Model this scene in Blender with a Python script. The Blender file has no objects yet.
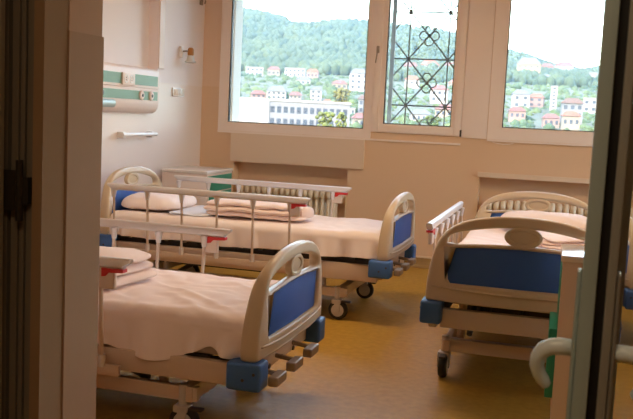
import bpy, bmesh, math, random
from mathutils import Vector, Matrix, noise
random.seed(7)
PI = math.pi
SC = bpy.context.scene
COL = SC.collection

# ------------------------------------------------------------------ camera
EYE = Vector((0.0, 0.0, 1.485))
FW = Vector((-0.25697617, 0.96042676, -0.10744156)).normalized()
RT = Vector((0.96354381, 0.26319119, 0.04810116)).normalized()
UP = RT.cross(FW).normalized()
cam_d = bpy.data.cameras.new('camera')
cam = bpy.data.objects.new('camera', cam_d)
COL.objects.link(cam)
cam.matrix_world = Matrix(((RT.x, UP.x, -FW.x, EYE.x), (RT.y, UP.y, -FW.y, EYE.y), (RT.z, UP.z, -FW.z, EYE.z), (0, 0, 0, 1)))
cam_d.sensor_width = 36
cam_d.lens = 50.05
cam_d.clip_end = 6000
cam_d.clip_start = 0.05
cam_d.dof.use_dof = True
cam_d.dof.focus_distance = 5.0
cam_d.dof.aperture_fstop = 11.0
SC.camera = cam

# ------------------------------------------------------------------ sky, sun, exposure
W = bpy.data.worlds.new('sky')
SC.world = W
W.use_nodes = True
nt = W.node_tree
bg = nt.nodes['Background']
sky = nt.nodes.new('ShaderNodeTexSky')
sky.sky_type = 'NISHITA'
sky.sun_disc = False
sky.sun_elevation = math.radians(38)
sky.sun_rotation = math.radians(200)
sky.air_density = 1.3
sky.dust_density = 3.5
sky.altitude = 300
nt.links.new(sky.outputs[0], bg.inputs[0])
bg.inputs[1].default_value = .85

sun_d = bpy.data.lights.new('sun', 'SUN')
sun = bpy.data.objects.new('sun', sun_d)
COL.objects.link(sun)
sun_d.energy = 1.8
sun_d.color = (1, .95, .87)
sun_d.angle = math.radians(1)
sun.rotation_euler = Vector((-.35, .75, -.62)).to_track_quat('-Z', 'Y').to_euler()

SC.view_settings.view_transform = 'Standard'
SC.view_settings.look = 'None'
SC.view_settings.gamma = 1
SC.view_settings.exposure = 1.30
SC.cycles.use_denoising = True
SC.cycles.max_bounces = 12
SC.cycles.diffuse_bounces = 7
SC.cycles.transparent_max_bounces = 16
SC.cycles.sample_clamp_indirect = 8

# ------------------------------------------------------------------ helpers
def new_bm(): return bmesh.new()

def box(bm, x0, x1, y0, y1, z0, z1, rot=None, bevel=0, seg=2):
    c = Vector(((x0+x1)/2, (y0+y1)/2, (z0+z1)/2))
    M = Matrix.Translation(c) @ (rot if rot else Matrix.Identity(4)) @ Matrix.Diagonal((abs(x1-x0), abs(y1-y0), abs(z1-z0), 1))
    g = bmesh.ops.create_cube(bm, size=1, matrix=M)
    if bevel:
        es = list({e for v in g['verts'] for e in v.link_edges})
        bmesh.ops.bevel(bm, geom=es, offset=bevel, segments=seg, affect='EDGES', profile=.6)

def cyl(bm, p0, p1, r, seg=14, r2=None):
    p0 = Vector(p0); p1 = Vector(p1); d = p1-p0
    M = Matrix.Translation((p0+p1)/2) @ d.to_track_quat('Z', 'Y').to_matrix().to_4x4()
    bmesh.ops.create_cone(bm, cap_ends=True, segments=seg, radius1=r, radius2=r if r2 is None else r2, depth=d.length, matrix=M)

def ball(bm, c, r, sc=(1, 1, 1), sub=2):
    bmesh.ops.create_icosphere(bm, subdivisions=sub, radius=r, matrix=Matrix.Translation(c) @ Matrix.Diagonal((*sc, 1)))

def tube(bm, pts, r, seg=10, sy=1.0, cap=True):
    """swept tube; r a number or list; sy flattens the section's second axis"""
    pts = [Vector(p) for p in pts]
    n = len(pts); rings = []
    rr = r if isinstance(r, (list, tuple)) else [r]*n
    up = None
    for i, p in enumerate(pts):
        t = (pts[min(i+1, n-1)] - pts[max(i-1, 0)]).normalized()
        if up is None:
            a = Vector((0, 0, 1)) if abs(t.z) < .9 else Vector((1, 0, 0))
            up = (a - t*a.dot(t)).normalized()
        else:
            up = (up - t*up.dot(t)).normalized()
        s = t.cross(up)
        rings.append([bm.verts.new(p + s*math.cos(k*2*PI/seg)*rr[i] + up*math.sin(k*2*PI/seg)*rr[i]*sy) for k in range(seg)])
    for i in range(n-1):
        for k in range(seg):
            bm.faces.new((rings[i][k], rings[i][(k+1) % seg], rings[i+1][(k+1) % seg], rings[i+1][k]))
    if cap:
        bm.faces.new(rings[0][::-1]); bm.faces.new(rings[-1])

def lathe(bm, prof, c=(0, 0, 0), seg=20, M=None):
    M = M or Matrix.Translation(c)
    rings = [[bm.verts.new(M @ Vector((r*math.cos(k*2*PI/seg), r*math.sin(k*2*PI/seg), z))) for k in range(seg)] for r, z in prof]
    for a, b in zip(rings, rings[1:]):
        for k in range(seg):
            bm.faces.new((a[k], a[(k+1) % seg], b[(k+1) % seg], b[k]))
    bm.faces.new(rings[0][::-1]); bm.faces.new(rings[-1])

def link(name, bm, mat, parent=None, smooth=False, recalc=True):
    if recalc: bmesh.ops.recalc_face_normals(bm, faces=bm.faces)
    me = bpy.data.meshes.new(name)
    bm.to_mesh(me); bm.free()
    for m in (mat if isinstance(mat, (list, tuple)) else [mat]): me.materials.append(m)
    if smooth:
        me.shade_smooth()
        if smooth != 'all': me.set_sharp_from_angle(angle=math.radians(38))
    o = bpy.data.objects.new(name, me)
    COL.objects.link(o)
    if parent: o.parent = parent
    return o

def tag(o, label, cat, group=None, kind=None):
    o['label'] = label; o['category'] = cat
    if group: o['group'] = group
    if kind: o['kind'] = kind
    return o

def thing(name, label, cat, loc=(0, 0, 0), rz=0, group=None):
    o = bpy.data.objects.new(name, None); COL.objects.link(o)
    o.empty_display_size = .1
    o.location = loc; o.rotation_euler = (0, 0, rz)
    return tag(o, label, cat, group)

def struct(name, bm, mat, parent=None, **k):
    o = link(name, bm, mat, parent, **k)
    if not parent: o['kind'] = 'structure'
    return o

def copy_tree(o, parent=None):
    c = o.copy(); COL.objects.link(c)
    if parent: c.parent = parent
    for ch in list(o.children): copy_tree(ch, c)
    return c

def plate(bm, loops, depth, bevel, M, warp=None):
    """flat outline with holes, given depth and rounded edges, added to bm.  loops: lists of (a,b); first is outer."""
    cu = bpy.data.curves.new('tmp', 'CURVE'); cu.dimensions = '2D'; cu.fill_mode = 'BOTH'
    cu.extrude = max(depth/2-bevel, 0.0001); cu.bevel_depth = bevel; cu.bevel_resolution = 2; cu.offset = -bevel
    for lp in loops:
        s = cu.splines.new('POLY'); s.points.add(len(lp)-1)
        for i, (a, b) in enumerate(lp): s.points[i].co = (a, b, 0, 1)
        s.use_cyclic_u = True
    ob = bpy.data.objects.new('tmp', cu); COL.objects.link(ob)
    dg = bpy.context.evaluated_depsgraph_get()
    me = bpy.data.meshes.new_from_object(ob.evaluated_get(dg))
    t = bmesh.new(); t.from_mesh(me)
    bmesh.ops.remove_doubles(t, verts=t.verts, dist=1e-5)
    for v in t.verts:
        v.co = M @ v.co
        if warp: v.co = warp(v.co)
    t.to_mesh(me); t.free()
    bm.from_mesh(me)
    bpy.data.objects.remove(ob); bpy.data.curves.remove(cu); bpy.data.meshes.remove(me)

def ellipse(ca, cb, ra, rb, n=32): return [(ca+ra*math.cos(i*2*PI/n), cb+rb*math.sin(i*2*PI/n)) for i in range(n)]

def rrect(a0, a1, b0, b1, r, n=5):
    out = []
    for cx, cy, s in ((a1-r, b0+r, -PI/2), (a1-r, b1-r, 0), (a0+r, b1-r, PI/2), (a0+r, b0+r, PI)):
        for i in range(n+1):
            t = s+i*PI/2/n; out.append((cx+r*math.cos(t), cy+r*math.sin(t)))
    return out

# ------------------------------------------------------------------ materials
def mat(name, col, rough=.5, metal=0, noise_s=0, noise_a=0, bump=0, bump_s=40, spec=.5, col2=None, coords='Object', detail=3, sheen=0):
    m = bpy.data.materials.new(name); m.use_nodes = True
    t = m.node_tree; b = t.nodes['Principled BSDF']
    b.inputs['Base Color'].default_value = (*col, 1)
    b.inputs['Roughness'].default_value = rough
    b.inputs['Metallic'].default_value = metal
    b.inputs['Specular IOR Level'].default_value = spec
    if sheen: b.inputs['Sheen Weight'].default_value = sheen
    tc = t.nodes.new('ShaderNodeTexCoord')
    if noise_s:
        n = t.nodes.new('ShaderNodeTexNoise'); n.inputs['Scale'].default_value = noise_s; n.inputs['Detail'].default_value = detail
        t.links.new(tc.outputs[coords], n.inputs['Vector'])
        r = t.nodes.new('ShaderNodeValToRGB')
        r.color_ramp.elements[0].position = .3; r.color_ramp.elements[1].position = .7
        c2 = col2 or tuple(min(1, c*(1+noise_a)) for c in col)
        c1 = col if col2 else tuple(c*(1-noise_a) for c in col)
        r.color_ramp.elements[0].color = (*c1, 1); r.color_ramp.elements[1].color = (*c2, 1)
        t.links.new(n.outputs['Fac'], r.inputs[0]); t.links.new(r.outputs[0], b.inputs['Base Color'])
    if bump:
        n2 = t.nodes.new('ShaderNodeTexNoise'); n2.inputs['Scale'].default_value = bump_s; n2.inputs['Detail'].default_value = 4
        t.links.new(tc.outputs[coords], n2.inputs['Vector'])
        bp = t.nodes.new('ShaderNodeBump'); bp.inputs['Strength'].default_value = bump; bp.inputs['Distance'].default_value = .01
        t.links.new(n2.outputs['Fac'], bp.inputs['Height']); t.links.new(bp.outputs[0], b.inputs['Normal'])
    return m

def wall_mat(name, upper, lower, zsplit, rough_u=.75, rough_l=.35):
    m = mat(name, upper, .6, bump=.05, bump_s=90)
    t = m.node_tree; b = t.nodes['Principled BSDF']
    geo = t.nodes.new('ShaderNodeNewGeometry'); sp = t.nodes.new('ShaderNodeSeparateXYZ')
    t.links.new(geo.outputs['Position'], sp.inputs[0])
    mt = t.nodes.new('ShaderNodeMath'); mt.operation = 'LESS_THAN'; mt.inputs[1].default_value = zsplit
    t.links.new(sp.outputs[2], mt.inputs[0])
    mx = t.nodes.new('ShaderNodeMix'); mx.data_type = 'RGBA'
    mx.inputs[6].default_value = (*upper, 1); mx.inputs[7].default_value = (*lower, 1)
    t.links.new(mt.outputs[0], mx.inputs[0]); t.links.new(mx.outputs[2], b.inputs['Base Color'])
    mr = t.nodes.new('ShaderNodeMapRange'); mr.inputs[3].default_value = rough_u; mr.inputs[4].default_value = rough_l
    t.links.new(mt.outputs[0], mr.inputs[0]); t.links.new(mr.outputs[0], b.inputs['Roughness'])
    return m

def glass_mat(name, tint=(1, 1, 1), rough=0.0):
    m = bpy.data.materials.new(name); m.use_nodes = True
    t = m.node_tree; t.nodes.remove(t.nodes['Principled BSDF'])
    out = t.nodes['Material Output']
    tr = t.nodes.new('ShaderNodeBsdfTransparent'); tr.inputs[0].default_value = (*tint, 1)
    gl = t.nodes.new('ShaderNodeBsdfGlossy'); gl.inputs['Roughness'].default_value = rough
    fr = t.nodes.new('ShaderNodeFresnel'); fr.inputs[0].default_value = 1.35
    mx = t.nodes.new('ShaderNodeMixShader')
    t.links.new(fr.outputs[0], mx.inputs[0]); t.links.new(tr.outputs[0], mx.inputs[1]); t.links.new(gl.outputs[0], mx.inputs[2])
    t.links.new(mx.outputs[0], out.inputs[0])
    return m

M = {}
M['wall'] = wall_mat('wall_paint', (.80, .59, .43), (.77, .545, .35), 1.725)
M['wall_left'] = wall_mat('left_wall_daylit', (.90, .82, .81), (.86, .76, .71), 1.715)  # window daylight on this wall is put into its lighter, more neutral colour
M['ceiling'] = mat('ceiling_paint', (.85, .74, .62), .9)
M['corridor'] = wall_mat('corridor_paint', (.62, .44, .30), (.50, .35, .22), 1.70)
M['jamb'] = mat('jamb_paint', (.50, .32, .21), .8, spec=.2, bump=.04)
M['dado_board'] = mat('dado_laminate', (.40, .25, .15), .7, noise_s=3, noise_a=.04, spec=.2)
M['floor'] = mat('linoleum', (.41, .235, .030), 0.5, noise_s=22, col2=(.50, .29, .045), bump=.04, bump_s=14, spec=.26)
M['cove'] = mat('floor_coving', (.36, .22, .08), .4)
M['cream_trim'] = mat('cream_trim', (.80, .64, .46), .4)
M['pvc'] = mat('white_window_plastic', (.92, .80, .71), .35)
M['gasket'] = mat('rubber_gasket', (.012, .012, .012), .6)
M['reveal'] = mat('outer_reveal_render', (.62, .54, .44), .9, bump=.1)
M['glass'] = glass_mat('window_glass', (.98, 1, .99))
M['door_glass'] = glass_mat('door_glass', (.86, .86, .82))
M['grille'] = mat('grille_iron', (.13, .13, .12), .8, spec=.2)
M['grille_post'] = mat('grille_post_iron', (.26, .27, .25), .6)
M['radiator'] = mat('radiator_enamel', (.82, .72, .55), .35)
M['board'] = mat('radiator_board', (.78, .62, .47), .45)
M['niche'] = mat('niche_paint', (.66, .54, .44), .7)
M['alu'] = mat('door_aluminium', (.42, .54, .54), .42, .1, noise_s=4, noise_a=.05)
M['alu_dark'] = mat('dark_door_profile', (.36, .32, .24), .5)
M['handle'] = mat('pale_handle_plastic', (.80, .93, .98), .25)
M['hinge'] = mat('dark_hinge', (.05, .04, .03), .4, .6)
M['frame_brown'] = mat('door_frame_enamel', (.30, .19, .105), .85, spec=.15)
# beds
M['abs'] = mat('cream_abs_plastic', (.64, .52, .365), .38, bump=.02, bump_s=60)
M['blue'] = mat('blue_abs_panel', (.045, .13, .44), .5, spec=.3)
M['blue_bumper'] = mat('blue_bumper_plastic', (.045, .15, .44), .45)
M['bedsteel'] = mat('beige_coated_steel', (.66, .52, .40), .4)
M['dark'] = mat('dark_mechanism', (.06, .045, .035), .6)
M['chrome'] = mat('crank_metal', (.36, .29, .23), .4, .6)
M['rail'] = mat('rail_aluminium', (.76, .74, .74), .32, .25)
M['railpost'] = mat('rail_post_steel', (.72, .60, .50), .3, .3)
M['red'] = mat('red_release_lever', (.60, .02, .02), .4)
M['tire'] = mat('caster_rubber', (.02, .018, .016), .6)
M['casterhub'] = mat('caster_grey_plastic', (.55, .50, .44), .4)
M['sheet'] = mat('pale_cotton_sheet', (.93, .81, .78), .9, bump=.15, bump_s=9, sheen=.1)
M['sheet_mid'] = mat('cotton_sheet_under_window', (.93, .84, .81), .9, bump=.15, bump_s=9, sheen=.1)
M['pillow'] = mat('pillow_cotton', (.93, .82, .78), .9, bump=.2, bump_s=12, sheen=.1)
M['blanket'] = mat('folded_linen', (.92, .77, .71), .9, bump=.2, bump_s=14, sheen=.1)
M['towel'] = mat('pale_blue_sheet', (.72, .74, .80), .9, bump=.15, bump_s=14)
M['mattress'] = mat('mattress_ticking', (.5, .42, .36), .8)
M['cab'] = mat('cabinet_white', (.80, .68, .60), .35)
M['cab_top'] = mat('cabinet_top_gloss', (.82, .78, .74), .12)
M['green'] = mat('green_drawer', (.02, .30, .20), .4)
M['console_green'] = mat('console_green', (.15, .29, .18), .45)
M['console'] = mat('console_cream', (.82, .68, .61), .5)
M['white'] = mat('white_plastic', (.85, .82, .80), .3)
M['black'] = mat('black_plastic', (.015, .012, .01), .4)
M['brass'] = mat('amber_brown_cap', (.45, .20, .05), .35)
M['clear'] = mat('clear_cup', (.70, .70, .68), .15)

# ------------------------------------------------------------------ room shell
LW, RW, BW, DW, CZ = -3.658, 3.5, 8.75, 2.6, 3.2      # left wall, right wall, back wall, door wall inner face, ceiling

def wall_grid(bm, a0, a1, b0, b1, holes, put):
    ua = sorted({a0, a1, *[h[0] for h in holes], *[h[1] for h in holes]})
    ub = sorted({b0, b1, *[h[2] for h in holes], *[h[3] for h in holes]})
    for i in range(len(ua)-1):
        for j in range(len(ub)-1):
            ca, cb = (ua[i]+ua[i+1])/2, (ub[j]+ub[j+1])/2
            if any(h[0] < ca < h[1] and h[2] < cb < h[3] for h in holes): continue
            put(bm, ua[i], ua[i+1], ub[j], ub[j+1])

b = new_bm(); box(b, -4.4, 4.2, -3.2, 9.2, -.12, 0); struct('floor', b, M['floor'])
b = new_bm(); box(b, -4.4, 4.2, -3.2, 9.2, CZ, CZ+.15); struct('ceiling', b, M['ceiling'])

WIN = [(-3.46, -1.815, 1.27, 2.98), (-1.815, -.91, 1.335, 2.98), (-.655, .50, 1.325, 2.98)]
wholes = [(-3.46, -.91, 1.335, 2.98), (-3.46, -1.815, 1.27, 2.98), (-.655, .50, 1.325, 2.98), (1.15, 2.9, 1.325, 2.98)]
niches = [(-3.268, -2.03, .12, .94), (-.706, 1.1, .12, .946)]
b = new_bm()
wall_grid(b, LW-.25, RW+.2, 0, CZ, wholes+niches, lambda m, a, c, d, e: box(m, a, c, BW, BW+.16, d, e))
wall_grid(b, LW-.25, RW+.2, 0, CZ, wholes, lambda m, a, c, d, e: box(m, a, c, BW+.16, BW+.20, d, e))
struct('wall_back', b, M['wall'])
b = new_bm()
wall_grid(b, LW-.25, RW+.2, 0, CZ, [(-3.385, -.93, 1.335, 2.98), (-3.385, -1.83, 1.29, 2.98)]+wholes[2:], lambda m, a, c, d, e: box(m, a, c, BW+.20, BW+.42, d, e))
struct('wall_back_outer', b, M['reveal'])
# left wall with the shallow recess over the bed console
b = new_bm()
rec = [(4.9, 7.66, 1.80, 2.46)]
wall_grid(b, DW-.2, BW+.16, 0, CZ, rec, lambda m, a, c, d, e: box(m, LW-.10, LW, a, c, d, e))
box(b, LW-.25, LW-.10, DW-.2, BW+.16, 0, CZ)
struct('wall_left', b, M['wall_left'])
b = new_bm(); box(b, LW-.004, LW+.012, 7.665, 7.78, 1.84, CZ, bevel=.005); struct('trim_1', b, M['console'])
b = new_bm()
added_rholes = [(5.1, 6.5, .95, 2.95), (6.8, 8.2, .95, 2.95)]  # openings for unseen windows, added to throw daylight onto the left wall
wall_grid(b, -3.2, BW+.2, 0, CZ, added_rholes, lambda m, a, c, d, e: box(m, RW, RW+.2, a, c, d, e))
struct('wall_right', b, M['wall'])
# door wall: solid on the left of the opening, glazed screen on the right
JX, SX = -1.44, .20
b = new_bm()
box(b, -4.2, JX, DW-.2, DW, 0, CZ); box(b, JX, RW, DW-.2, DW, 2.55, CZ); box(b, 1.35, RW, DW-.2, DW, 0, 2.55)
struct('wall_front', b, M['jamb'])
b = new_bm()
box(b, JX-.003, JX+.004, DW-.204, DW+.006, 0, 1.70, bevel=.001)
box(b, -1.50, JX+.003, DW+.001, DW+.007, 0, 1.70)
struct('trim_2', b, M['dado_board'])
# corridor
b = new_bm(); box(b, -4.2, 4.0, -3.2, -3.05, 0, CZ); struct('wall_corridor', b, M['corridor'])
b = new_bm(); box(b, -4.2, -4.05, -3.05, DW-.2, 0, CZ); struct('wall_corridor_left', b, M['corridor'])

# coved skirting: brown up-turn of the floor covering and a pale cap strip
def cove(name, p0, p1, nrm):
    p0 = Vector((*p0, 0)); p1 = Vector((*p1, 0)); n = Vector((*nrm, 0))
    prof = [(0, .10), (.004, .10), (.006, .06), (.012, .03), (.028, .012), (.05, .002), (.0, .0)]
    b = new_bm(); A = [b.verts.new(p0+n*a+Vector((0, 0, z))) for a, z in prof]; B = [b.verts.new(p1+n*a+Vector((0, 0, z))) for a, z in prof]
    for i in range(len(prof)-1): b.faces.new((A[i], A[i+1], B[i+1], B[i]))
    b.faces.new(A); b.faces.new(B[::-1])
    o = struct(name, b, M['cove'])
    c = new_bm(); d = (p1-p0)
    lo = Vector((min(p0.x, p1.x), min(p0.y, p1.y), 0)); hi = Vector((max(p0.x, p1.x), max(p0.y, p1.y), 0))
    ex = [lo.x, hi.x, lo.y, hi.y]
    if nrm[0] == 0: ex[2], ex[3] = sorted((p0.y, p0.y+nrm[1]*.009))
    else: ex[0], ex[1] = sorted((p0.x, p0.x+nrm[0]*.009))
    box(c, *ex, .10, .118)
    link('cap_strip', c, M['cream_trim'], o)
cove('baseboard_back', (LW, BW), (RW, BW), (0, -1))
cove('baseboard_left', (LW, DW), (LW, BW), (1, 0))
cove('baseboard_right', (RW, DW), (RW, BW), (-1, 0))

# ------------------------------------------------------------------ windows
def window(n, x0, x1, z0, z1, fl, fr, fb, y=BW-.012, sash=0):
    """frame, black gasket and pane; fl, fr, fb the visible frame widths"""
    ft = .07
    b = new_bm()
    for q in ((x0, x0+fl, z0, z1), (x1-fr, x1, z0, z1), (x0+fl, x1-fr, z0, z0+fb), (x0+fl, x1-fr, z1-ft, z1)):
        box(b, q[0], q[1], y, y+.075, q[2], q[3])
    fo = struct('window_%d' % n, b, M['pvc'])
    g0, g1, h0, h1 = x0+fl, x1-fr, z0+fb, z1-ft
    b = new_bm(); w = .009
    for q in ((g0, g0+w, h0, h1), (g1-w, g1, h0, h1), (g0, g1, h0, h0+w), (g0, g1, h1-w, h1)):
        box(b, q[0], q[1], y+.004, y+.05, q[2], q[3])
    link('gasket', b, M['gasket'], fo)
    if sash:
        b = new_bm(); s = sash
        for q in ((x0+.006, x0+s, z0+.006, z1-.02), (x1-s, x1-.006, z0+.006, z1-.02), (x0+s, x1-s, z0+.006, z0+s), (x0+s, x1-s, z1-s-.02, z1-.02)):
            box(b, q[0], q[1], y-.018, y+.01, q[2], q[3], bevel=.005)
        link('sash', b, M['pvc'], fo, smooth=True)
    b = new_bm(); box(b, g0, g1, y+.028, y+.034, h0, h1); link('pane', b, M['glass'], fo)
    return fo
w1 = window(1, *WIN[0], .108, .078, .092)
w2 = window(2, *WIN[1], .122, .105, .088, sash=.075)
w3 = window(3, *WIN[2], .135, .11, .118)
w4 = window(4, 1.15, 2.9, 1.325, 2.98, .1, .1, .1)
for n, (y0, y1, z0, z1) in zip((6, 7), added_rholes):  # right-wall windows, out of view, added for extra daylight
    b = new_bm()
    for q in ((y0, y0+.07, z0, z1), (y1-.07, y1, z0, z1), (y0, y1, z0, z0+.07), (y0, y1, z1-.07, z1), ((y0+y1)/2-.05, (y0+y1)/2+.05, z0, z1)):
        box(b, RW+.02, RW+.09, q[0], q[1], q[2], q[3])
    fo = struct('window_%d' % n, b, M['pvc'])
    b = new_bm(); box(b, RW+.05, RW+.056, y0+.07, y1-.07, z0+.07, z1-.07); link('pane', b, M['glass'], fo)
# casement handle and hinge
b = new_bm(); box(b, -1.792, -1.764, BW-.045, BW-.028, 2.12, 2.19, bevel=.004); cyl(b, (-1.778, BW-.04, 2.165), (-1.778, BW-.065, 2.165), .009)
tube(b, [(-1.778, BW-.065, 2.17), (-1.778, BW-.068, 2.12), (-1.79, BW-.068, 2.02)], .009, sy=.7)
link('window_handle', b, M['chrome'], w2, smooth=True)
b = new_bm(); cyl(b, (-.912, BW-.03, 1.335), (-.912, BW-.03, 1.40), .009); link('window_hinge', b, M['hinge'], w2)
b = new_bm(); cyl(b, (-.918, BW-.032, 2.05), (-.918, BW-.032, 2.15), .008); link('window_hinge', b, M['pvc'], w2)
# sill strip under the windows
b = new_bm()
box(b, -3.46, -.91, BW-.02, BW+.02, 1.25, 1.268); box(b, -.655, .5, BW-.02, BW+.02, 1.305, 1.323)
struct('trim_3', b, M['pvc'])
b = new_bm(); box(b, -.906, -.660, BW-.016, BW-.001, 1.325, CZ, bevel=.004); struct('trim_9', b, M['pvc'], smooth=True)
# cover boards over the radiator niches
b = new_bm(); box(b, -3.30, -1.868, BW-.035, BW-.001, .955, 1.25); struct('trim_4', b, M['board'])
b = new_bm(); box(b, -.72, 1.12, BW-.030, BW-.001, .955, 1.00); struct('trim_5', b, M['board'])
# small cord lying under the right window
b = new_bm(); tube(b, [(-.60, BW-.022, 1.300), (-.55, BW-.03, 1.288), (-.5, BW-.03, 1.283), (-.44, BW-.03, 1.287), (-.40, BW-.022, 1.298)], .004, 6)
tag(link('blind_cord', b, M['pvc'], smooth=True), 'thin pale cord looping below the bottom left corner of the right window', 'cord')

# iron grille outside the casement
gr = thing('window_grille', 'grey iron security grille with crossed bars and flower loops outside the narrow casement window', 'grille', (-1.32, BW+.27, 1.27))
gy = 0
def W2(x, z): return (x+1.32, gy, z-1.27)
b = new_bm(); box(b, -.385, -.345, -.02, .02, 0, 1.75); box(b, .455, .495, -.02, .02, 0, 1.75); box(b, -.345, .455, -.015, .015, 0, .02); box(b, -.345, .455, -.015, .015, 1.73, 1.75)
link('frame', b, M['grille_post'], gr)
b = new_bm(); r = .0074
xs = [-1.52, -1.117]; zs = [1.62, 2.093, 2.562]
for x in xs: cyl(b, W2(x, 1.28), W2(x, 3.0), r, 6)
for z in zs: cyl(b, W2(-1.67, z), W2(-.86, z), r, 6)
px, pz = .403, .471
zz = [zs[0]-pz]+zs+[zs[2]+pz]
def clip_bar(x0, z0, x1, z1):
    X0, X1, Z0, Z1 = -1.67, -.86, 1.28, 3.0
    t0, t1 = 0, 1
    for a0, d, lo, hi in ((x0, x1-x0, X0, X1), (z0, z1-z0, Z0, Z1)):
        ta, tb = (lo-a0)/d, (hi-a0)/d
        if ta > tb: ta, tb = tb, ta
        t0, t1 = max(t0, ta), min(t1, tb)
    if t1-t0 > .02: cyl(b, W2(x0+(x1-x0)*t0, z0+(z1-z0)*t0), W2(x0+(x1-x0)*t1, z0+(z1-z0)*t1), r, 6)
for i in range(-1, 2):
    x = xs[0]+i*px
    for j in range(4):
        z = zz[j]
        clip_bar(x, z, x+px, z+pz); clip_bar(x, z+pz, x+px, z)
link('bars', b, M['grille'], gr, smooth=True)
for j in range(3):
    cz = zz[j]+pz/2 if j else zz[0]+pz/2
    for k in range(4):
        b = new_bm(); a = k*PI/2
        ox, oz = math.cos(a)*.056, math.sin(a)*.056
        pts = [W2(-1.3185+ox+.044*math.cos(t*2*PI/18), cz+oz+.044*math.sin(t*2*PI/18)) for t in range(19)]
        tube(b, pts, .0066, 6); link('loop', b, M['grille'], gr, smooth=True)

# ------------------------------------------------------------------ radiators
def radiator(x0, n, pitch, label):
    t = thing('radiator', label, 'radiator', (x0, BW+.02, .16))
    for i in range(n):
        b = new_bm(); x = (i+.5)*pitch
        for yy in (-.045, .045):
            tube(b, [(x, yy, .02), (x, yy, .52)], .019, 8)
        tube(b, [(x, -.07, .06), (x, -.06, .02), (x, 0, 0), (x, .06, .02), (x, .07, .06)], .026, 8)
        tube(b, [(x, -.052, .47), (x, -.058, .52), (x, -.035, .555), (x, .035, .555), (x, .058, .52), (x, .052, .47)], .029, 8)
        link('radiator_section', b, M['radiator'], t, smooth='all')
    b = new_bm(); cyl(b, (n*pitch, 0, .50), (n*pitch+.09, 0, .50), .016); cyl(b, (n*pitch+.04, 0, .50), (n*pitch+.04, -.05, .5), .022)
    cyl(b, (n*pitch, 0, .03), (n*pitch+.09, 0, .03), .016); cyl(b, (n*pitch+.085, 0, -.16), (n*pitch+.085, 0, .51), .012)
    link('valve_pipe', b, M['radiator'], t, smooth=True)
radiator(-3.19, 17, .063, 'cream ribbed radiator in the niche behind the bed below the left window')
radiator(-.62, 24, .066, 'cream ribbed radiator behind the headboard of the bed by the right window')

# ------------------------------------------------------------------ things on the left wall
con = thing('bed_head_console', 'cream and green medical supply console on the left wall with sockets and gas outlets', 'console', (LW, 7.50, 1.42))
b = new_bm()
def cx(bm, y0, y1, prof):
    A = [bm.verts.new((x, y0, z)) for x, z in prof]; B = [bm.verts.new((x, y1, z)) for x, z in prof]
    for i in range(len(prof)): bm.faces.new((A[i], A[(i+1) % len(prof)], B[(i+1) % len(prof)], B[i]))
    bm.faces.new(A[::-1]); bm.faces.new(B)
cx(b, -2.2, 0, [(.001, .41), (.06, .405), (.085, .39), (.095, .37), (.095, .225), (.085, .222), (.085, .214), (.095, .211), (.095, .10), (.088, .05), (.065, .015), (.03, 0), (.001, 0)])
link('body', b, M['console'], con, smooth=True)
b = new_bm(); box(b, .094, .098, -2.1, -.03, .245, .335); box(b, .094, .098, -2.1, -.03, .118, .195); link('green_panel', b, M['console_green'], con)
b = new_bm(); box(b, .094, .112, -.73, -.51, .235, .34, bevel=.004); link('socket_plate', b, M['console'], con, smooth=True)
for yy in (-.67, -.57):
    b = new_bm(); M4 = Matrix.Translation((.112, yy, .288)) @ Matrix.Rotation(PI/2, 4, 'Y'); lathe(b, [(.036, -.004), (.036, .003), (.028, .003), (.024, -.002)], M=M4)
    link('socket', b, M['white'], con, smooth=True)
    b = new_bm()
    for dz in (-.009, .009): cyl(b, (.108, yy, .288+dz), (.1145, yy, .288+dz), .004, 8)
    link('socket_holes', b, M['black'], con)
for yy in (-.36, -.17):
    b = new_bm(); M4 = Matrix.Translation((.098, yy, .157)) @ Matrix.Rotation(PI/2, 4, 'Y'); lathe(b, [(.043, 0), (.043, .008), (.034, .016), (.02, .016)], M=M4)
    o = link('gas_outlet', b, M['console'], con, smooth=True)
    b = new_bm(); cyl(b, (.112, yy, .157), (.119, yy, .157), .014); link('outlet_core', b, M['black'], o)
b = new_bm(); cyl(b, (.098, -1.09, .157), (.125, -1.09, .157), .022); link('knob', b, M['black'], con, smooth=True)
b = new_bm(); cyl(b, (.125, -1.6, .075), (.125, -.93, .075), .034, 20); box(b, .07, .12, -1.5, -1.47, .06, .09); box(b, .07, .12, -1.05, -1.02, .06, .09)
link('grey_tube_lamp', b, M['alu'], con, smooth=True)

rl = thing('grab_rail', 'short white grab rail screwed to the wall below the green console', 'rail', (LW, 6.86, 1.21))
b = new_bm(); tube(b, [(.06, .02, .02), (.06, .69, .02)], .017, 12); link('bar', b, M['white'], rl, smooth=True)
for yy in (.06, .62):
    b = new_bm(); box(b, .001, .062, yy-.028, yy+.028, -.012, .045, bevel=.01, seg=3); link('bracket', b, M['white'], rl, smooth=True)

lp = thing('wall_lamp', 'small bracket lamp with amber cap and clear cup on the left wall', 'lamp', (LW, 8.16, 1.93))
b = new_bm(); box(b, .001, .03, -.035, .035, .05, .16, bevel=.01, seg=3); link('base', b, M['white'], lp, smooth=True)
b = new_bm(); tube(b, [(.03, 0, .11), (.06, .02, .115), (.08, .05, .115)], .008); link('arm', b, M['chrome'], lp, smooth=True)
b = new_bm(); lathe(b, [(.026, .075), (.031, .085), (.031, .135), (.02, .15), (.008, .152)], (.09, .055, 0)); link('cap', b, M['brass'], lp, smooth=True)
b = new_bm(); lathe(b, [(.028, .075), (.034, .05), (.040, .025), (.058, .015), (.056, .005), (.03, .0)], (.09, .055, 0)); link('cup', b, M['clear'], lp, smooth=True)

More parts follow.
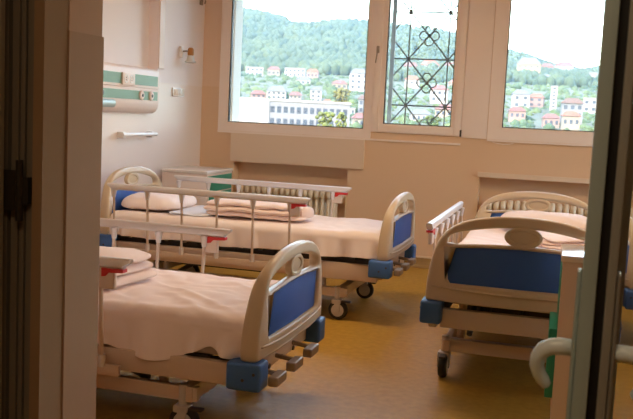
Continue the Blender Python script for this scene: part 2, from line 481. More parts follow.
sw = thing('wall_socket', 'white double socket plate on the left wall under the bracket lamp', 'socket', (LW, 8.13, 1.635))
b = new_bm(); box(b, .001, .014, -.14, .14, -.042, .042, bevel=.004); link('plate', b, M['white'], sw, smooth=True)
b = new_bm(); box(b, .0135, .017, -.115, -.02, -.03, .03, bevel=.003)
cyl(b, (.014, -.068, 0), (.0185, -.068, 0), .022, 20); link('socket_insert', b, M['board'], sw, smooth=True)
b = new_bm(); box(b, .0135, .019, .02, .066, -.032, .032, bevel=.003); box(b, .0135, .019, .07, .115, -.032, .032, bevel=.003); link('switch_rocker', b, M['cab_top'], sw, smooth=True)

b = new_bm(); box(b, .001, .02, -.03, .03, -.05, .05, bevel=.006); tube(b, [(.02, 0, .02), (.05, 0, .015), (.055, 0, -.02), (.045, 0, -.035)], .008)
hk = link('wall_hook', b, M['chrome'], smooth=True); hk.location = (LW, 8.63, 2.60); tag(hk, 'small metal hook high on the left wall beside the room corner', 'hook')

# ------------------------------------------------------------------ beds
L, HWD = 2.335, .48
def outline(za, zb):
    """half-symmetric outline of a head or foot board, (v, z)"""
    pts = [(.0, za), (.11, za-.004), (.21, za-.017), (.30, za-.04), (.37, za-.075), (.42, za-.12), (.453, za-.18), (.475, za-.26), (.49, za-.34), (.497, zb+.02), (.485, zb)]
    right = pts
    left = [(-v, z) for v, z in reversed(pts[1:])]
    return right+left

def smooth_loop(pts, it=2):
    for _ in range(it):
        out = []
        n = len(pts)
        for i in range(n):
            a, c = pts[i], pts[(i+1) % n]
            out.append((a[0]*.75+c[0]*.25, a[1]*.75+c[1]*.25)); out.append((a[0]*.25+c[0]*.75, a[1]*.25+c[1]*.75))
        pts = out
    return pts

def board(parent, name, x, side, za, zb):
    """side=+1: inner face towards +x.  Board ends wrap towards the mattress."""
    def warp(p):
        a = min(1, abs(p.y)/.49)
        w = a**4
        d = (p.x)*side                     # depth, negative outside
        p2 = p.copy()
        p2.x = x + side*(d*(1+1.1*w) + .035*w)
        return p2
    MB = Matrix(((0, 0, 1, 0), (1, 0, 0, 0), (0, 1, 0, 0), (0, 0, 0, 1)))
    op_t = lambda v: za-.058-.55*v*v*.9
    # opening either side of the medallion as one hole
    hole = []
    for i in range(13):
        v = -.36+.72*i/12; hole.append((v, za-.06-.40*v*v))
    hole = [(-.392, za-.175)]+[(-.388, za-.135)]+hole+[(.388, za-.135)]+[(.392, za-.175)]
    hole = hole + [(.2, za-.157), (0, za-.150), (-.2, za-.157)]
    hole = smooth_loop(hole, 1)
    pan = [(-.395, za-.195), (-.2, za-.178), (0, za-.172), (.2, za-.178), (.395, za-.195), (.378, za-.362), (.365, za-.382), (0, za-.384), (-.365, za-.382), (-.378, za-.362)]
    bm = new_bm()
    plate(bm, [smooth_loop(outline(za, zb), 1), hole, pan], .042, .014, MB, warp)
    fr = link(name, bm, M['abs'], parent, smooth='all')
    bm = new_bm()
    pan2 = [(v*1.02, z-.004 if z < za-.3 else z+.004) for v, z in pan]
    plate(bm, [pan2], .016, .003, MB, warp); link('blue_panel', bm, M['blue'], fr, smooth=True)
    bm = new_bm()
    plate(bm, [ellipse(0, za-.107, .098, .055), ellipse(0, za-.107, .072, .032)], .036, .008, MB, warp)
    plate(bm, [ellipse(0, za-.107, .080, .040)], .018, .003, MB, warp)
    link('medallion', bm, M['abs'], fr, smooth='all')
    # raised moulding line below the panel
    bm = new_bm()
    tube(bm, [warp(Vector((-.022*1.0*side if False else -.021*side, v, za-.40-.02*(1-(v/.49)**2)))) for v in [(-.46+.92*i/16) for i in range(17)]], .006, 6)
    link('moulding', bm, M['abs'], fr, smooth='all')
    return fr

def caster(parent, x, y):
    bm = new_bm(); cyl(bm, (x, y, .15), (x, y, .245), .020); box(bm, x-.035, x+.035, y-.036, y+.036, .118, .152, bevel=.01)
    for s in (-1, 1): box(bm, x-.03, x+.012, y+s*.032-.004, y+s*.032+.004, .06, .135, bevel=.002)
    f = link('caster', bm, M['casterhub'], parent, smooth=True)
    bm = new_bm(); R = Matrix.Translation((x-.012, y, .072)) @ Matrix.Rotation(PI/2, 4, 'X')
    lathe(bm, [(.050, -.024), (.062, -.024), (.071, -.015), (.072, 0), (.071, .015), (.062, .024), (.050, .024)], M=R, seg=24); link('tire', bm, M['tire'], f, smooth='all')
    bm = new_bm(); lathe(bm, [(.01, -.028), (.046, -.026), (.052, -.014), (.052, .014), (.046, .026), (.01, .028)], M=R, seg=24); link('wheel_hub', bm, M['casterhub'], f, smooth=True)
    bm = new_bm(); box(bm, x-.10, x-.03, y-.02, y+.02, .13, .142, bevel=.004); link('brake_pedal', bm, M['dark'], f, smooth=True)

def side_rail(parent, s, z, uf, rl, zlow, vr=.577):
    """s=+1 or -1 lateral side; top bar, six posts with cups, lower pivots, red latch at the foot end"""
    y = s*vr
    bm = new_bm()
    n = 8
    sec = rrect(-.019, .019, -.024, .024, .014, 4)
    x0, x1 = uf, uf+rl
    A = [bm.verts.new((x0-(.0 if zz > 0 else -.035)+0, y+a, z-.024+zz)) for a, zz in sec]
    B = [bm.verts.new((x1+(.0 if zz > 0 else -.035), y+a, z-.024+zz)) for a, zz in sec]
    for i in range(len(sec)): bm.faces.new((A[i], A[(i+1) % len(sec)], B[(i+1) % len(sec)], B[i]))
    bm.faces.new(A[::-1]); bm.faces.new(B)
    top = link('side_rail', bm, M['rail'], parent, smooth=True)
    ys = s*(vr-.012)
    for k in range(6):
        u = x0+.155+(rl-.20)*k/5
        bm = new_bm()
        cyl(bm, (u, ys, z-.05), (u, s*(vr-.035), zlow), .0095, 10)
        link('rail_post', bm, M['railpost'], top, smooth=True)
        bm = new_bm(); cyl(bm, (u, ys, z-.11), (u, ys, z-.045), .013, 12, r2=.024); link('post_socket', bm, M['rail'], top, smooth=True)
        bm = new_bm(); cyl(bm, (u, s*(vr-.035), zlow-.02), (u, s*(vr-.035), zlow+.035), .017, 12); link('post_foot', bm, M['rail'], top, smooth=True)
    bm = new_bm(); box(bm, x0+.07, x1-.07, s*(vr-.045)-.012, s*(vr-.045)+.012, zlow-.06, zlow-.01, bevel=.004); link('rail_base', bm, M['bedsteel'], top, smooth=True)
    bm = new_bm(); box(bm, x0+.075, x0+.15, y-.014, y+.014, z-.14, z-.045, bevel=.008, seg=3); link('latch_housing', bm, M['railpost'], top, smooth=True)
    bm = new_bm()
    P = [(x0+.03, -.048), (x0+.135, -.048), (x0+.135, -.085), (x0+.115, -.082), (x0+.10, -.066), (x0+.03, -.062)]
    f0 = [bm.verts.new((a, y-.02, z+c)) for a, c in P]; f1 = [bm.verts.new((a, y+.02, z+c)) for a, c in P]
    for i in range(6): bm.faces.new((f0[i], f0[(i+1) % 6], f1[(i+1) % 6], f1[i]))
    bm.faces.new(f0[::-1]); bm.faces.new(f1)
    link('red_release_lever', bm, M['red'], top)

def make_bed(label, loc, rz, zo, dz_rail=(0, 0), zfoot=.97, zhead=.97, beam=0.0, cranks=True):
    t = thing('hospital_bed', label, 'bed', loc, rz, 'hospital beds')
    zb = .50+zo
    board(t, 'footboard', 0.02, 1, zfoot+zo, zb-.005)
    board(t, 'headboard', L-.02, -1, zhead+zo, zb-.005)
    # corner bumpers
    for x in (.02, L-.02):
        for s in (-1, 1):
            bm = new_bm(); d = 1 if x < 1 else -1
            box(bm, x-.030, x+.13, s*.40, s*.515, zb-.125, zb, bevel=.018, seg=3) if x < 1 else box(bm, x-.13, x+.030, s*.40, s*.515, zb-.125, zb, bevel=.018, seg=3)
            o = link('corner_bumper', bm, M['blue_bumper'], t, smooth=True)
            for q in (.0, .05):
                bm = new_bm(); cyl(bm, (x+d*q, s*.510, zb-.045-q*.6), (x+d*q, s*.518, zb-.045-q*.6), .007, 8)
                link('screw', bm, M['dark'], o)
    # upper frame
    bz0, bz1 = .335+zo+beam, (.455 if not beam else .435)+zo+beam
    for s in (-1, 1):
        bm = new_bm(); box(bm, .09, L-.09, s*.455-.022, s*.455+.022, bz0, bz1, bevel=.006); link('side_beam', bm, M['bedsteel'], t, smooth=True)
    for x in (.09, L-.09):
        bm = new_bm(); box(bm, x-.025, x+.025, -.41, .41, bz0+.01, bz1-.005, bevel=.006); link('cross_beam', bm, M['bedsteel'], t, smooth=True)
    bm = new_bm()
    for i in range(14):
        u = .16+i*(L-.32)/13; box(bm, u-.045, u+.045, -.43, .43, .475+zo, .49+zo)
    box(bm, .12, L-.12, -.40, -.37, .445+zo, .475+zo); box(bm, .12, L-.12, .37, .40, .445+zo, .475+zo)
    link('slat_platform', bm, M['dark'], t)
    # chassis
    for s in (-1, 1):
        bm = new_bm(); box(bm, .32, L-.32, s*.40-.02, s*.40+.02, .168, .235, bevel=.005); link('chassis_beam', bm, M['bedsteel'], t, smooth=True)
    for x in (.37, L-.37):
        bm = new_bm(); box(bm, x-.03, x+.03, -.425, .425, .165, .238, bevel=.005); link('chassis_cross_beam', bm, M['bedsteel'], t, smooth=True)
    # lifting legs
    for x, d in ((.52, 1), (L-.52, -1)):
        for s in (-1, 1):
            bm = new_bm(); tube(bm, [(x, s*.34, .20), (x+.02*d, s*.34, .44+zo)], .024, 8); link('lifting_post', bm, M['bedsteel'], t, smooth=True)
            bm = new_bm(); tube(bm, [(x+.10*d, s*.30, .21), (x+.42*d, s*.30, .43+zo)], .018, 8); link('lifting_arm', bm, M['dark'], t, smooth=True)
    bm = new_bm()
    for yy in (-.18, 0, .18): tube(bm, [(.06 if cranks else .16, yy, .40+zo), (.75, yy, .38+zo)], .013, 8); box(bm, .70, .80, yy-.03, yy+.03, .36+zo, .42+zo)
    box(bm, .70, .76, -.36, .36, .38+zo, .43+zo); box(bm, L-.8, L-.74, -.36, .36, .38+zo, .43+zo); box(bm, .5, 1.7, -.26, -.20, .30, .34); box(bm, .55, 1.65, .2, .26, .30, .34)
    link('crank_mechanism', bm, M['dark'], t)
    bm = new_bm(); box(bm, 1.0, 1.9, -.36, .36, .28, .31); link('under_tray', bm, M['dark'], t)
    for yy in (-.17, .09, .34) if cranks else ():
        bm = new_bm(); tube(bm, [(.07, yy, .43+zo), (-.035, yy, .418+zo), (-.046, yy, .418+zo), (-.048, yy+.03, .418+zo)], .012, 8)
        c = link('crank_handle', bm, M['chrome'], t, smooth=True)
        bm = new_bm(); box(bm, -.072, -.026, yy-.01, yy+.12, .395+zo, .438+zo, bevel=.008, seg=3); link('crank_grip', bm, M['chrome'], c, smooth=True)
    for x in (.39, L-.39):
        for s in (-1, 1): caster(t, x, s*.415)
    for s, dzr in ((1, dz_rail[0]), (-1, dz_rail[1])):
        if dzr is None: continue
        side_rail(t, s, .915+zo+dzr, .58, 1.62, .43+zo)
    bm = new_bm(); box(bm, .10, L-.10, -.445, .445, .492+zo, .64+zo, bevel=.04, seg=4); link('mattress', bm, M['mattress'], t, smooth=True)
    return t

BEDS = dict(A=((-1.059, 6.567, 0), PI-.0278, -.025), B=((-1.146, 4.0, 0), PI-.020, -.093), C=((-.128, 4.65, 0), PI/2-.0123, .020))
bedA = make_bed('hospital bed below the left window, rails up, pillow and long folded linen on it', *BEDS['A'], zfoot=.955, zhead=1.01)
bedB = make_bed('nearest hospital bed at the left, its footboard with blue panel closest to the doorway', *BEDS['B'], zfoot=.965, beam=.045)
bedC = make_bed('hospital bed at the right seen from its foot, long blue footboard facing the doorway', *BEDS['C'], dz_rail=(-.065, None), cranks=False, zfoot=.985, zhead=.955)
DLOC, DRZ, DZO = (.455, 6.32, 0), .10, -.025
bedD = copy_tree(bedA)
for c in [c for c in bedD.children if c.name.startswith('crank_handle')]:
    for g in list(c.children): bpy.data.objects.remove(g)
    bpy.data.objects.remove(c)
bedD.location = DLOC; bedD.rotation_euler = (0, 0, DRZ)
bedD['label'] = 'hospital bed mostly hidden behind the grey door edge at the right picture border'

# sheets
def sheet(name, m, bed, zo, hem, label, seed, amp=.006, zt=.675, side=(1, -1), u0=.075, u1=L-.08, creases=()):
    bm = new_bm(); nu, nt_ = 130, 80
    hw = .462
    rows = []
    for i in range(nu+1):
        u = u0+(u1-u0)*i/nu
        hn, hf = hem(u)                      # hem heights on the local +y and -y side
        row = []
        e = min(1, min(u-u0, u1-u)/.05)
        drop = .05*(1-math.sqrt(max(0, 1-(1-e)**2)))
        tot_n, tot_f = zt-hn, zt-hf
        path = []
        rr = .05
        for k in range(nt_+1):
            s = k/nt_
            if s < .22:   # side +y, going up
                q = s/.22; y = hw; z = hn+(zt-rr-hn)*q
                fl = (1-q)*math.sin(u*23+seed)*.018+(1-q)*math.sin(u*51+seed*2)*.008
                if hn < .50 or (hn < .52 and u < .9):
                    y += fl+.015*(1-q)
                    if u < .42 and amp > .008: y += (1-q*.7)*.022*math.sin(u*46+q*3.0)*(1-abs(u-.2)/.25 if abs(u-.2) < .25 else 0)
            elif s < .30:
                q = (s-.22)/.08*PI/2; y = hw-rr+rr*math.cos(q); z = zt-rr+rr*math.sin(q)
            elif s < .70:
                q = (s-.30)/.40; y = (hw-rr)*(1-2*q); z = zt
            elif s < .78:
                q = (s-.70)/.08*PI/2; y = -(hw-rr)-rr*math.sin(q); z = zt-rr+rr*math.cos(q)
            else:
                q = (s-.78)/.22; y = -hw; z = zt-rr-(zt-rr-hf)*q
            p = Vector((u*2.2, y*2.4, seed))
            n1 = noise.noise(p*1.3); n2 = noise.noise(Vector((u*7+y*3, y*9-u*4, seed+3)))
            cr = 0
            for (ua, va, ub, vb, hh) in creases:
                du, dv = ub-ua, vb-va; tt = max(0, min(1, ((u-ua)*du+(y-va)*dv)/(du*du+dv*dv)))
                dd = math.hypot(u-ua-tt*du, y-va-tt*dv); cr += hh*math.exp(-(dd/.022)**2)*math.sin(PI*min(1, max(0, tt*.9+.05)))
            dz = cr+n1*.018*min(1, amp/.006) + (abs(n2)**.7)*amp*1.6
            inn = 1 if .26 < s < .74 else .4
            row.append(bm.verts.new((u+noise.noise(Vector((u*3, y*3, seed+9)))*.004, y+ (0 if inn == 1 else math.copysign(1, y)*dz*.6), z+zo+dz*inn-drop)))
        rows.append(row)
    for i in range(nu):
        for k in range(nt_): bm.faces.new((rows[i][k], rows[i][k+1], rows[i+1][k+1], rows[i+1][k]))
    for row, sg in ((rows[0], 1), (rows[-1], -1)):   # tucked ends
        lo = [bm.verts.new((v.co.x, v.co.y, min(v.co.z, .50+zo))) for v in row]
        for k in range(nt_):
            if (row[k].co-lo[k].co).length > 1e-4 or (row[k+1].co-lo[k+1].co).length > 1e-4:
                try: bm.faces.new((row[k], lo[k], lo[k+1], row[k+1]))
                except ValueError: pass
    o = link(name, bm, m, smooth='all', recalc=False)
    md = o.modifiers.new('thickness', 'SOLIDIFY'); md.thickness = .003; md.offset = 1
    md2 = o.modifiers.new('smooth', 'SUBSURF'); md2.levels = 1; md2.render_levels = 1
    o.location = bed.location; o.rotation_euler = bed.rotation_euler
    return tag(o, label, 'sheet', 'bed sheets')

def hemA(u): return (.498+.007*math.sin(u*9), .52)
def hemB(u):
    z = .52
    k = [(0, .53), (.09, .515), (.14, .496), (.19, .510), (.245, .545), (.325, .508), (.41, .468), (.50, .446), (.617, .456), (.734, .492), (.85, .505), (3, .52)]
    for (a, za_), (b_, zb_) in zip(k, k[1:]):
        if a <= u <= b_: z = za_+(zb_-za_)*(u-a)/(b_-a)
    return (z, .52)
sheet('bed_sheet', M['sheet_mid'], bedA, -.025, hemA, 'smooth pale sheet on the bed below the left window', 3.1)
sheet('bed_sheet', M['sheet'], bedB, -.093, hemB, 'creased pale sheet hanging loose over the frame of the nearest left bed', 8.4, amp=.010, creases=((.86, -.12, .08, .43, .014), (.60, .15, .25, .46, .010), (1.0, .2, .55, .45, .009), (.5, -.3, .1, -.05, .010)))
sheet('bed_sheet', M['sheet'], bedC, .02, hemA, 'pale sheet on the bed behind the large blue footboard at the right', 5.7)
sheet('bed_sheet', M['sheet'], bedD, DZO, hemA, 'pale sheet on the bed hidden behind the door edge', 9.9)

def on_bed(bed, u, v, z, rz=0):
    """place in bed-local coordinates"""
    a = bed.rotation_euler.z
    l = bed.location
    return (l.x+u*math.cos(a)-v*math.sin(a), l.y+u*math.sin(a)+v*math.cos(a), z), a+rz

def pillow(bed, u, v, z, lx, ly, h, label, m, seed=1, rz=0, tilt=0):
    bm = new_bm(); bmesh.ops.create_icosphere(bm, subdivisions=5, radius=1)
    for q in bm.verts:
        x, y, w = q.co
        f = lambda a: math.copysign(abs(a)**.55, a)
        r = math.hypot(x, y); 
        x2, y2 = f(x)*lx/2, f(y)*ly/2
        e = max(0, 1-(abs(f(x))**3.5+abs(f(y))**3.5)/2.0)
        zz = math.copysign(abs(w)**.8, w)*h/2*(.55+.45*e)
        zz += noise.noise(Vector((x2*6, y2*6, seed)))*.014+noise.noise(Vector((x2*16, y2*16, seed)))*.006
        q.co = (x2, y2, zz if w > 0 else zz*.5)
    o = link('pillow', bm, m, smooth='all')
    o.location, a = on_bed(bed, u, v, z+h*.25); o.rotation_euler = (0, tilt, a+rz)
    return tag(o, label, 'pillow')

def folded(name, bed, u, v, z, lx, ly, layers, th, label, m, seed=1, rz=0, dome=.0, cat='blanket', roll=True):
    """linen folded in layers, each with rounded fold edges and a slack surface"""
    bm = new_bm()
    for k in range(layers):
        nx, ns = 40, 30
        sx, sy = lx*(1-.03*((k*7) % 3)), ly*(1-.05*((k*5+1) % 3))
        ox = (((k*3) % 4)-1.5)*.008; oy = (((k*5) % 3)-1)*.008
        rings = []
        for i in range(nx+1):
            t = math.sin((-1+2*i/nx)*PI/2)
            ex = max(0, 1-abs(t)**9)**.5
            ring = []
            for s in range(ns):
                a = s*2*PI/ns; ca, sa = math.cos(a), math.sin(a)
                yy = math.copysign(abs(ca)**.35, ca)*sy/2*(.62+.38*max(0, 1-abs(t)**12)**.5)
                zz = math.copysign(abs(sa)**.7, sa)*th*.54*max(ex, .12)
                X = ox+t*sx/2
                dm = dome*(1-(t)**2)*(1-(yy/(ly/2))**2)*(k+1)/layers
                nz = noise.noise(Vector((X*5, yy*6, seed+k*.15)))*.016*(k+.6)/layers+noise.noise(Vector((X*14, yy*12, seed+k)))*.006
                ny = noise.noise(Vector((X*4, k*1.7, seed)))*.02
                ring.append(bm.verts.new((X+noise.noise(Vector((yy*5, k*2.3, seed)))*.02*t, oy+yy+ny, th*(k+.5)+zz+nz+dm)))
            rings.append(ring)
        for i in range(nx):
            for s in range(ns): bm.faces.new((rings[i][s], rings[i][(s+1) % ns], rings[i+1][(s+1) % ns], rings[i+1][s]))
        bm.faces.new(rings[0][::-1]); bm.faces.new(rings[-1])
    o = link(name, bm, m, smooth='all')
    o.location, a = on_bed(bed, u, v, z); o.rotation_euler = (0, 0, a+rz)
    return tag(o, label, cat)

zA, zB, zC = .665, .597, .71
pillow(bedA, 2.03, .04, zA-.005, .50, .66, .17, 'plump pale pillow at the head end of the bed below the left window', M['pillow'], 2, rz=.05)
folded('folded_linen', bedA, 1.14, .12, zA+.008, .80, .40, 3, .038, 'long folded pale linen lying along the middle of the bed below the left window', M['blanket'], 4, rz=.03)
b = new_bm()
pts = []
for i in range(46):
    a = i/45*2.6*2*PI; r_ = .014+.044*i/45; pts.append((0, r_*math.cos(a)*.95, r_*math.sin(a)*.9))
for i in range(len(pts)-1):
    p, q = pts[i], pts[i+1]
    v4 = [b.verts.new((-.07, p[1]*1.15, p[2])), b.verts.new((.07, p[1]*1.15, p[2])), b.verts.new((.07, q[1]*1.15, q[2])), b.verts.new((-.07, q[1]*1.15, q[2]))]
    b.faces.new(v4)
bmesh.ops.remove_doubles(b, verts=b.verts, dist=1e-5)
o = link('rolled_towel', b, M['blanket'], smooth='all'); md = o.modifiers.new('t', 'SOLIDIFY'); md.thickness = .010
o.location, a_ = on_bed(bedA, .77, .13, zA+.062); o.rotation_euler = (0, 0, a_+1.15)
tag(o, 'small pale rolled towel at the foot end of the long folded linen', 'towel')
folded('flat_cloth', bedA, 1.64, .10, zA+.004, .34, .66, 1, .012, 'pale bluish cloth spread between pillow and folded linen on the bed below the left window', M['towel'], 6, cat='cloth')
folded('folded_blanket', bedB, 1.05, .08, zB+.004, .46, .50, 3, .044, 'folded pale blanket stacked on the nearest left bed beside the door jamb', M['blanket'], 7, rz=-.08, dome=.035)
pillow(bedC, 2.02, -.08, zC, .42, .70, .19, 'pale pillow against the headboard of the bed at the right', M['pillow'], 12)
folded('folded_linen', bedC, 1.3, -.22, zC+.004, .5, .42, 3, .022, 'pale folded linen lying below the pillow on the bed at the right', M['blanket'], 15, rz=.2)

# ------------------------------------------------------------------ bedside cabinets
def cabinet(loc, rz, label, w=.40, d=.36, h=.86, low_door=0):
    """front faces local -y; green drawer fronts, white body, castors"""
    t = thing('bedside_cabinet', label, 'cabinet', loc, rz, 'bedside cabinets')
    b = new_bm(); box(b, -w/2, w/2, -d/2+.003, d/2, .10, h-.03, bevel=.004); link('body', b, M['cab'], t, smooth=True)
    b = new_bm(); box(b, -w/2-.012, w/2+.012, -d/2-.005, d/2+.01, h-.03, h, bevel=.008, seg=3); link('top', b, M['cab_top'], t, smooth=True)
    zs_ = [(h-.20, h-.05), (h-.34, h-.21), (.21, h-.35)]
    for i, (z0, z1) in enumerate(zs_):
        f = 0
        if low_door and i == 2: z0, z1 = .235, .56
        b = new_bm(); box(b, -w/2+(.012 if not low_door else .002), w/2-.012, -d/2-(low_door if i == 2 else 0), -d/2+.012, z0, z1, bevel=.004)
        if f:
            box(b, -w/2+.02, -w/2+.03, -d/2-f+.019, -d/2+.02, z0+.02, z1-.02); box(b, w/2-.03, w/2-.02, -d/2-f+.019, -d/2+.02, z0+.02, z1-.02); box(b, -w/2+.02, w/2-.02, -d/2-f+.019, -d/2+.02, z0+.01, z0+.02)
        dr = link('drawer' if i < 2 else 'cabinet_door', b, M['green'], t, smooth=True)
        if low_door: continue
        b = new_bm(); tube(b, [(-.05, -d/2-f, z1-.04), (-.05, -d/2-.025-f, z1-.04), (.05, -d/2-.025-f, z1-.04), (.05, -d/2-f, z1-.04)], .005, 8); link('drawer_handle', b, M['white'], dr, smooth=True)
    for sx in (-1, 1):
        for sy in (-1, 1):
            b = new_bm(); x, y = sx*(w/2-.05), sy*(d/2-.06)
            cyl(b, (x, y, .065), (x, y, .10), .01); cyl(b, (x-.012, y, .03), (x+.012, y, .03), .03, 16); box(b, x-.016, x+.016, y-.014, y+.014, .04, .068)
            link('castor', b, M['black'], t, smooth=True)
    return t
cabinet((-3.355, 8.0, 0), PI/2, 'white bedside cabinet with green drawer fronts in the corner behind the left bed', w=.66, d=.46, h=.905)
cabinet((.195, 4.30, 0), -PI/2, 'white bedside cabinet with green fronts half hidden by the door edge at the right', w=.40, d=.26, h=.905, low_door=.033)

# ------------------------------------------------------------------ doors
M['profile_dark'] = mat('dark_frame_profile', (.17, .14, .10), .6)
# left leaf folded back into the corridor, with hinge, and the door frame
b = new_bm()
box(b, -1.475, JX-.002, 2.27, 2.40, 0, 2.55)
box(b, -1.475, SX, 2.28, 2.40, 2.50, 2.55)
struct('trim_6', b, M['frame_brown'])
b = new_bm()
box(b, -1.552, -1.530, 2.28, 2.40, 0, 2.5); box(b, -1.585, -1.565, 2.28, 2.40, 0, 2.5); box(b, -1.62, -1.60, 2.28, 2.4, 0, 2.5)
box(b, -1.505, -1.479, 2.285, 2.40, 0, 2.5, bevel=.003); box(b, -1.527, -1.512, 2.285, 2.40, 0, 2.5, bevel=.003)
struct('trim_7', b, M['profile_dark'])
b = new_bm(); box(b, -1.70, -1.53, 2.335, 2.40, 0, 2.5); struct('trim_8', b, M['gasket'])
b = new_bm()
box(b, -1.61, -1.565, 1.42, 2.255, .01, 2.5, bevel=.003)
for y0, y1 in ((1.43, 1.52), (2.16, 2.25)): box(b, -1.566, -1.556, y0, y1, .01, 2.5, bevel=.003)
d1 = struct('door_1', b, M['alu_dark'], smooth=True)
b = new_bm(); box(b, -1.557, -1.549, 2.175, 2.185, .05, 2.45); box(b, -1.557, -1.549, 2.215, 2.222, .05, 2.45); link('door_bead', b, M['alu_dark'], d1)
b = new_bm(); cyl(b, (-1.512, 2.262, 1.13), (-1.512, 2.262, 1.31), .011); box(b, -1.566, -1.512, 2.256, 2.262, 1.16, 1.28); box(b, -1.512, -1.484, 2.262, 2.284, 1.18, 1.26)
link('door_hinge', b, M['hinge'], d1, smooth=True)

# right leaf, its closing edge towards the corridor
def leaf(y0, y1):
    b = new_bm()
    box(b, .057, .0815, y0, y0+.085, .01, 2.5, bevel=.004)        # pale stile half
    box(b, .057, .0815, y1-.085, y1, .01, 2.5); box(b, .057, .0815, y0+.085, y1-.085, .01, .26); box(b, .057, .0815, y0+.085, y1-.085, 2.40, 2.5)
    d = struct('door_2', b, M['alu'], smooth=True)
    b = new_bm()
    box(b, .0965, .1115, y0+.004, y0+.085, .01, 2.5, bevel=.003); box(b, .0965, .1115, y1-.085, y1, .01, 2.5)
    box(b, .0965, .1115, y0+.085, y1-.085, .01, .26); box(b, .0965, .1115, y0+.085, y1-.085, 2.40, 2.5)
    link('stile_inner_half', b, M['frame_door'], d, smooth=True)
    b = new_bm(); box(b, .081, .097, y0+.02, y1, .012, .26); box(b, .081, .097, y0+.02, y0+.08, .26, 2.40); box(b, .081, .097, y1-.08, y1, .26, 2.40); box(b, .081, .097, y0+.02, y1, 2.40, 2.498)
    link('groove', b, M['gasket'], d)
    b = new_bm(); box(b, .086, .092, y0+.08, y1-.08, .26, 2.40); link('pane', b, M['door_glass'], d)
    return d
M['frame_door'] = mat('door_profile_brown_grey', (.32, .33, .30), .45, .05)
d2 = leaf(1.5, 2.33)
swing = Matrix.Rotation(-.055, 3, 'Z'); pv = Vector((.083, 1.5, 0))
d2.location = pv-swing @ pv; d2.rotation_euler = (0, 0, -.055)
for s, xf in ((-1, .057), (1, .1115)):
    b = new_bm()
    x0, x1 = sorted((xf, xf+s*.008)); box(b, x0, x1, 1.512, 1.552, .955, 1.247, bevel=.005, seg=3)
    link('handle_plate', b, M['alu'] if s < 0 else M['frame_door'], d2, smooth=True)
    b = new_bm()
    X = xf+s*.008
    pts = [(X, 1.532, 1.111), (X+s*.018, 1.532, 1.111), (X+s*.032, 1.532, 1.109), (X+s*.046, 1.533, 1.101), (X+s*.054, 1.536, 1.087), (X+s*.0555, 1.541, 1.071), (X+s*.051, 1.548, 1.055), (X+s*.044, 1.552, 1.043), (X+s*.038, 1.554, 1.034), (X+s*.036, 1.555, 1.031)]
    tube(b, pts, [.0150, .0150, .0148, .0142, .0134, .0128, .0122, .0118, .0095, .005], 16)
    link('door_handle', b, M['handle'], d2, smooth='all')
# glazed screen to the right of the opening
b = new_bm()
box(b, .10, SX, 2.42, 2.58, 0, 2.55)
box(b, SX, 1.35, 2.47, 2.53, 0, .12); box(b, SX, 1.35, 2.47, 2.53, 2.45, 2.55); box(b, 1.29, 1.35, 2.47, 2.53, .12, 2.45)
wd = struct('window_5', b, M['frame_door'])
b = new_bm(); box(b, SX, 1.29, 2.497, 2.503, .12, 2.45); link('pane', b, M['door_glass'], wd)

# ------------------------------------------------------------------ out-of-view ceiling lamps added to brighten room and corridor
def added_ceiling_light(x, y, w, label, col=(1, .72, .45), zc=CZ):
    t = thing('added_ceiling_light', label, 'lamp', (x, y, zc-.06))
    b = new_bm(); box(b, -.62, .62, -.15, .15, .02, .06, bevel=.01); link('housing', b, M['white'], t, smooth=True)
    b = new_bm(); box(b, -.60, .60, -.13, .13, -.005, .02, bevel=.008)
    m = bpy.data.materials.new('fill_diffuser'); m.use_nodes = True
    p = m.node_tree.nodes['Principled BSDF']; p.inputs['Emission Color'].default_value = (*col, 1); p.inputs['Emission Strength'].default_value = w
    link('diffuser', b, m, t)
    l = bpy.data.lights.new('fill_glow', 'AREA'); l.shape = 'RECTANGLE'; l.size = 1.2; l.size_y = .26; l.energy = w*6; l.color = col
    lo = bpy.data.objects.new('fill_glow', l); COL.objects.link(lo); lo.parent = t; lo.location = (0, 0, -.012)
FILL_LAMPS = True
if FILL_LAMPS:
    added_ceiling_light(-1.5, 5.6, 2.1, 'added long ceiling lamp, out of view over the left beds')
    added_ceiling_light(1.6, 5.6, 2.1, 'added long ceiling lamp, out of view over the right side of the room')
    added_ceiling_light(-.5, .2, 1.0, 'added long ceiling lamp, out of view in the corridor before the door')

# ------------------------------------------------------------------ outside: hillside, forest and town
#EXTERIOR
def az_dir(a): return Vector((math.sin(a), math.cos(a), 0))       # azimuth from +Y, positive to the right
RIDGE = [(-0.7000, 0.1220), (-0.5000, 0.1240), (-0.3410, 0.1180), (-0.3234, 0.1160), (-0.3090, 0.1130), (-0.3000, 0.1085), (-0.2800, 0.1077), (-0.2520, 0.1130), (-0.2350, 0.1138), (-0.2040, 0.1117), (-0.1790, 0.1075), (-0.1470, 0.1055), (-0.1190, 0.1030), (-0.1040, 0.1010), (-0.0500, 0.0830), (-0.0290, 0.0780), (-0.0145, 0.0714), (0.0177, 0.0648), (0.0370, 0.0680), (0.3000, 0.0660)]
def interp(t, x):
    if x <= t[0][0]: return t[0][1]
    for (a, va), (b_, vb) in zip(t, t[1:]):
        if x <= b_: return va+(vb-va)*(x-a)/(b_-a)
    return t[-1][1]
PROF = [(60, -0.22), (120, -0.1), (200, -0.035), (300, -0.012), (450, 0.018), (600, 0.036), (800, 0.05), (1000, 0.062)]
def ground(a, d):
    er = interp(RIDGE, a)-.010
    if d <= 800: e = interp(PROF, d)
    else: e = .050+(er-.050)*(1-(1-min(1, (d-800)/500))**1.6)
    if d > 1300: e = er-(d-1300)*.00004
    e = min(e, er) if d > 600 else e
    z = e*d+noise.noise(Vector((a*9, d*.006, 2)))*d*.006
    return EYE.z+z
